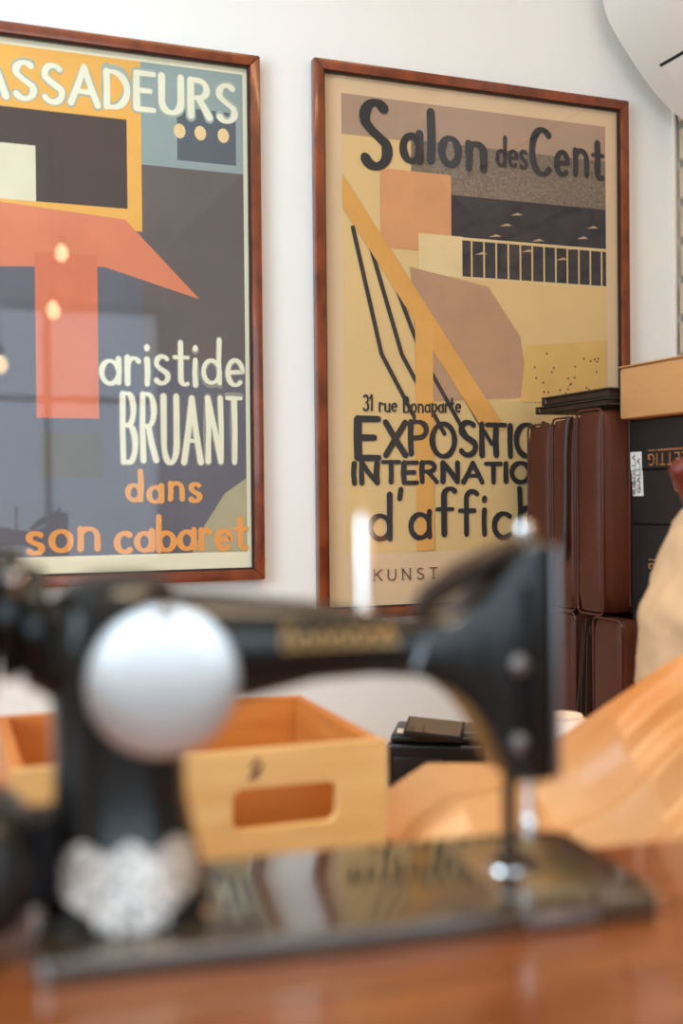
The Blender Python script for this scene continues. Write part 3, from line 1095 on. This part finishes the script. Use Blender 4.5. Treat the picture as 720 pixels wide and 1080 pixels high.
# bed with a rounded right-hand end
pts = []
for cx, cy, a0, r in ((.378, .144, 0, .030), (-.015, .158, 90, .016), (-.015, .012, 180, .012), (.394, .014, 270, .014)):
    for k in range(7):
        a = math.radians(a0 + 15 * k)
        pts.append((cx + r * math.cos(a), cy + r * math.sin(a)))
prism('bed', pts, 0, BZ, M['bedenamel'], SM, bevel=.0035, seg=3, plane='XY')
# steel strip standing in for a chrome reflection on the rear edge under the needle, slide plates and needle plate
box('edge_glint', .300, .352, -.0014, .0006, .004, .0125, M['steel'], SM, bevel=.0005, seg=1)
prism('slide_plate', [(.292, .030), (.392, .030), (.392, .092), (.292, .092)], BZ, BZ + .0012, M['chrome'], SM, plane='XY')
prism('slide_plate', [(.292, .0935), (.392, .0935), (.392, .150), (.292, .150)], BZ, BZ + .0012, M['chrome'], SM, plane='XY')
prism('needle_plate', [(.306 + .0 + .020 + .02 * math.cos(i * PI / 12), .092 + .02 * math.sin(i * PI / 12)) for i in range(24)], BZ + .0012, BZ + .0028, M['chrome'], SM, plane='XY')
EX, EY, EZ = (1, 0, 0), (0, 1, 0), (0, 0, 1)
yc = .088
# pillar
bm = bmesh.new()
secs = [(.000, .034, .060, .056, 3.0), (.010, .034, .059, .055, 3.0), (.028, .034, .054, .051, 2.8), (.050, .033, .050, .046, 2.7), (.085, .031, .0455, .041, 2.6),
        (.13, .030, .045, .040, 2.6), (.17, .030, .047, .041, 2.6), (.205, .030, .047, .041, 2.4), (.228, .030, .043, .036, 2.3), (.240, .032, .034, .026, 2.1), (.245, .032, .018, .013, 2.0)]
add_loft(bm, [sring((x, yc, BZ + z_ * .955), EX, EY, ru, rv, 40, e) for z_, x, ru, rv, e in secs])
fixn(bm)
PIL = link('pillar', bm, M['enamel'], SM, smooth=60)
# arm
bm = bmesh.new()
secs = [(-.030, .198, .026, .024), (-.012, .197, .036, .032), (.02, .194, .043, .038), (.06, .192, .044, .038), (.095, .193, .040, .036), (.125, .1935, .0365, .034), (.17, .1955, .0290, .029), (.215, .1915, .0232, .026),
        (.250, .1875, .0225, .026), (.28, .182, .0240, .027), (.31, .172, .0300, .028)]
add_loft(bm, [sring((s, yc, z_ + .002), EZ, EY, hz, hd, 36, 2.6) for s, z_, hz, hd in secs])
fixn(bm)
ARM = link('arm', bm, M['enamel'], SM, smooth=60)
# head: triangular casting over the needle
hp = [(.236, .172), (.250, .208), (.270, .212), (.294, .225), (.315, .249), (.328, .263), (.338, .268), (.349, .268), (.349, .087), (.320, .087), (.3125, .098), (.306, .112), (.297, .130), (.284, .147), (.268, .160), (.252, .168)]
HD = prism('head', hp, yc - .029, yc + .029, M['enamel'], SM, bevel=.007, seg=3)
FP = box('face_plate', .3495, .3545, yc - .029, yc + .029, .089, .264, M['steel'], SM, bevel=.0015, seg=2)
lathe('tension_dial', [(.010, 0), (.010, .003), (.008, .005), (.001, .006)], M['metalblack'], FP, axis='X', origin=(.3548, yc, .145), n=20)
for zz, r in ((.177, .0075), (.119, .0065)):
    lathe('head_screw', [(r, 0), (r, -.003), (r * .7, -.0045), (.0005, -.005)], M['steel'], HD, axis='Y', origin=(.320, yc - .0288, zz), n=18)
# a recessed seam strip on the head
box('bar_housing', .3235, .3305, yc - .0315, yc - .0285, .125, .235, M['metalblack'], SM, bevel=.001, seg=1)
# thread lever and guide on top of the head
TL = tube('take_up_lever', [(.252, yc + .004, .214), (.262, yc + .002, .226), (.285, yc, .2415), (.308, yc - .002, .2530), (.330, yc - .004, .2640)], [.006, .008, .0085, .0085, .006], M['bronze'], SM, n=12, flat=1.2)
lathe('lever_knob', [(.0005, -.0075), (.005, -.006), (.0072, 0), (.005, .006), (.0005, .0075)], M['chrome'], TL, origin=(.335, yc - .008, .2755), n=18)
SP = tube('spool_pin', [(.210, yc, .214), (.210, yc, .225), (.210, yc, .286), (.210, yc, .291)], [.0062, .0042, .0042, .002], M['satin'], SM, n=14)
lathe('spool_pin_base', [(.008, .2125), (.008, .218), (.005, .221), (.0005, .222)], M['chrome'], SP, origin=(.210, yc, 0), n=18)
# needle bar, presser bar, foot, guide
PBR = tube('presser_bar', [(.323, yc - .004, .092), (.323, yc - .004, .024)], .0052, M['metalblack'], SM, n=14)
NBR = tube('needle_bar', [(.339, yc - .004, .09), (.339, yc - .004, .058)], .0042, M['chrome'], SM, n=14)
lathe('needle_clamp', [(.0005, .040), (.0058, .042), (.0062, .054), (.004, .058), (.0005, .0585)], M['chrome'], NBR, origin=(.339, yc - .004, 0), n=16)
tube('needle', [(.339, yc - .004, .041), (.339, yc - .004, .021)], [.0011, .0006], M['chrome'], NBR, n=6)
box('presser_foot', .315, .347, yc - .012, yc + .012, BZ + .0032, BZ + .0062, M['bronze'], PBR, bevel=.001, seg=1)
lathe('foot_clamp', [(.0005, .021), (.007, .0225), (.0078, .032), (.005, .038), (.0005, .039)], M['bronze'], PBR, origin=(.323, yc - .004, 0), n=16)
# round chrome cover on the pillar
dc = (.0575, 0, .1795)
CP = lathe('cover_plate', [(.0505, .0), (.0515, -.003), (.0505, -.0058), (.046, -.0068), (.030, -.0077), (.012, -.0081), (.0005, -.0082)], M['satin'], SM, axis='Y', origin=(dc[0], .0485, dc[2]), n=56)
lathe('cover_screw', [(.006, 0), (.006, -.004), (.004, -.0055), (.0005, -.006)], M['chrome'], CP, axis='Y', origin=(.0585, .0425, .2245), n=18)
# silver ornament decal on the foot of the pillar, laid on its surface
def pillar_front(s, z_):
    S = [(.000, .034, .060, .056, 3.0), (.010, .034, .059, .055, 3.0), (.028, .034, .054, .051, 2.8), (.050, .033, .050, .046, 2.7), (.085, .031, .0455, .041, 2.6)]
    zz = z_ / .955
    for a, b in zip(S, S[1:]):
        if zz <= b[0]:
            f = max(0, (zz - a[0]) / (b[0] - a[0]))
            cx, ru, rv, e = (a[i] + (b[i] - a[i]) * f for i in (1, 2, 3, 4))
            break
    else:
        cx, ru, rv, e = S[-1][1:]
    q = min(.985, abs(s - cx) / ru)
    return yc - rv * (1 - q ** e) ** (1 / e)


bm = bmesh.new()
PD = lambda a, b, lift: (a, pillar_front(a, b) - .0007 - lift, BZ + b)
cxs = .034
NB = 26
cells = {}
for i in range(NB + 1):
    for j in range(NB + 1):
        a = cxs - .044 + .088 * i / NB
        b = -.0005 + .056 * j / NB + .002
        cells[i, j] = (a, b)
vmap = {}
for i in range(NB):
    for j in range(NB):
        a, b = cells[i, j]
        u = (a + .0017 - cxs) / .044
        v = (b - .001) / .056
        # shield: wide top, pointed bottom, scalloped edge
        lim = (.25 + .78 * min(1, (v / .45)) ** .8) * (1 - max(0, v - .8) * 1.6) + .05 * math.sin(v * 22)
        top = v < .93 + .05 * math.cos(u * 9)
        lace = noise.noise(Vector((a * 160, b * 160, 0))) > -.34
        if abs(u) < lim and top and lace:
            q = []
            for k in ((i, j), (i + 1, j), (i + 1, j + 1), (i, j + 1)):
                if k not in vmap:
                    vmap[k] = bm.verts.new(PD(*cells[k], 0))
                q.append(vmap[k])
            bm.faces.new(q)
fixn(bm)
link('silver_ornament', bm, M['silver'], PIL, smooth=60)
# gold scrollwork along the arm
def arm_front(s, z_):
    for a, b in zip(secs, secs[1:]):
        if s <= b[0]:
            f = (s - a[0]) / (b[0] - a[0])
            zc, hz, hd = (a[i] + (b[i] - a[i]) * f for i in (1, 2, 3))
            break
    q = min(.97, abs(z_ - zc - .002) / hz)
    return yc - hd * (1 - q ** 2.6) ** (1 / 2.6)


bm = bmesh.new()
PG = lambda a, b, lift: (a, arm_front(a, b) - .0007 - lift, b)
for k in range(7):
    a = .142 + k * .0125
    hh = .012 if k else .020
    add_ribbon(bm, [(a, .199), (a + .001, .199 + hh * .5), (a + .004, .199 + hh * .7), (a + .007, .199 + hh * .4), (a + .0085, .1985)], .0024, PG, k * 2e-6)
    add_ribbon(bm, [(a - .001, .1965), (a + .005, .1955), (a + .011, .1968)], .0018, PG, 3e-5 + k * 2e-6)
link('gold_scrollwork', bm, M['gold'], ARM)
# left end: collar, hand wheel hub, wheel, motor
lathe('arm_collar', [(.034, 0), (.043, -.006), (.043, -.014), (.036, -.018)], M['enamel'], SM, axis='X', origin=(-.016, yc, .215), n=30)
HW = lathe('hand_wheel', [(.020, -.032), (.055, -.034), (.064, -.037), (.066, -.045), (.064, -.054), (.052, -.058), (.02, -.06), (.001, -.061)], M['enamel'], SM, axis='X', origin=(-.018, yc, .2255), n=44)
lathe('wheel_hub', [(.038, -.016), (.047, -.022), (.047, -.032), (.030, -.034)], M['enamel'], HW, axis='X', origin=(-.016, yc, .2255), n=30)
lathe('hub_knob', [(.0005, -.006), (.005, -.004), (.006, 0), (.004, .004), (.0005, .005)], M['chrome'], HW, origin=(-.0395, yc - .040, .2525), n=16)
bm = bmesh.new()
add_loft(bm, [sring((-.062, y_, .060), EX, EZ, r_, r_ * 1.25, 28, 2.4) for y_, r_ in ((.020, .020), (.026, .030), (.045, .035), (.110, .035), (.128, .030), (.134, .02))])
fixn(bm)
link('motor', bm, M['blackplastic'], SM, smooth=50)
box('motor_bracket', -.045, -.010, .06, .10, .03, .09, M['metalblack'], SM, bevel=.003, seg=1)

# ------------------------------------------------------------------ pendants behind the viewpoint, and an added globe light
def pendant(label, x, y, z_):
    t = thing('pendant_lamp', label, 'lamp', (x, y, z_))
    lathe('bulb', [(.001, -.042), (.018, -.036), (.028, -.018), (.029, 0), (.020, .022), (.013, .036)], M['bulb'], t, n=20)
    lathe('socket', [(.015, .036), (.016, .075), (.008, .085)], M['metalblack'], t, n=16)
    tube('cable', [(0, 0, .083), (0, 0, ZC - z_)], .003, M['metalblack'], t, n=6)
    return t


GL = thing('warm_fill_globe', 'added unseen globe light on a brass stem, warming the right wall', 'lamp', (1.52, -.72, .7605))  # unseen globe, added to throw warm light on the right wall
lathe('base', [(.060, 0), (.062, .006), (.058, .014), (.012, .022)], M['gold'], GL, n=32)
tube('stem', [(0, 0, .018), (0, 0, .52)], .007, M['gold'], GL, n=12)
lathe('globe', [(.02, .515), (.045, .530), (.064, .555), (.070, .585), (.064, .615), (.045, .640), (.02, .653), (.001, .655)], M['globe'], GL, n=32, smooth=80)

pendant('bare warm bulb hanging on a cable, lowest of the pendants', .43, -3.1, 1.86)
pendant('bare warm bulb hanging on a cable, nearest the centre of the room', .65, -3.05, 2.10)
pendant('bare warm bulb hanging on a cable, highest of the pendants', .75, -3.5, 2.45)
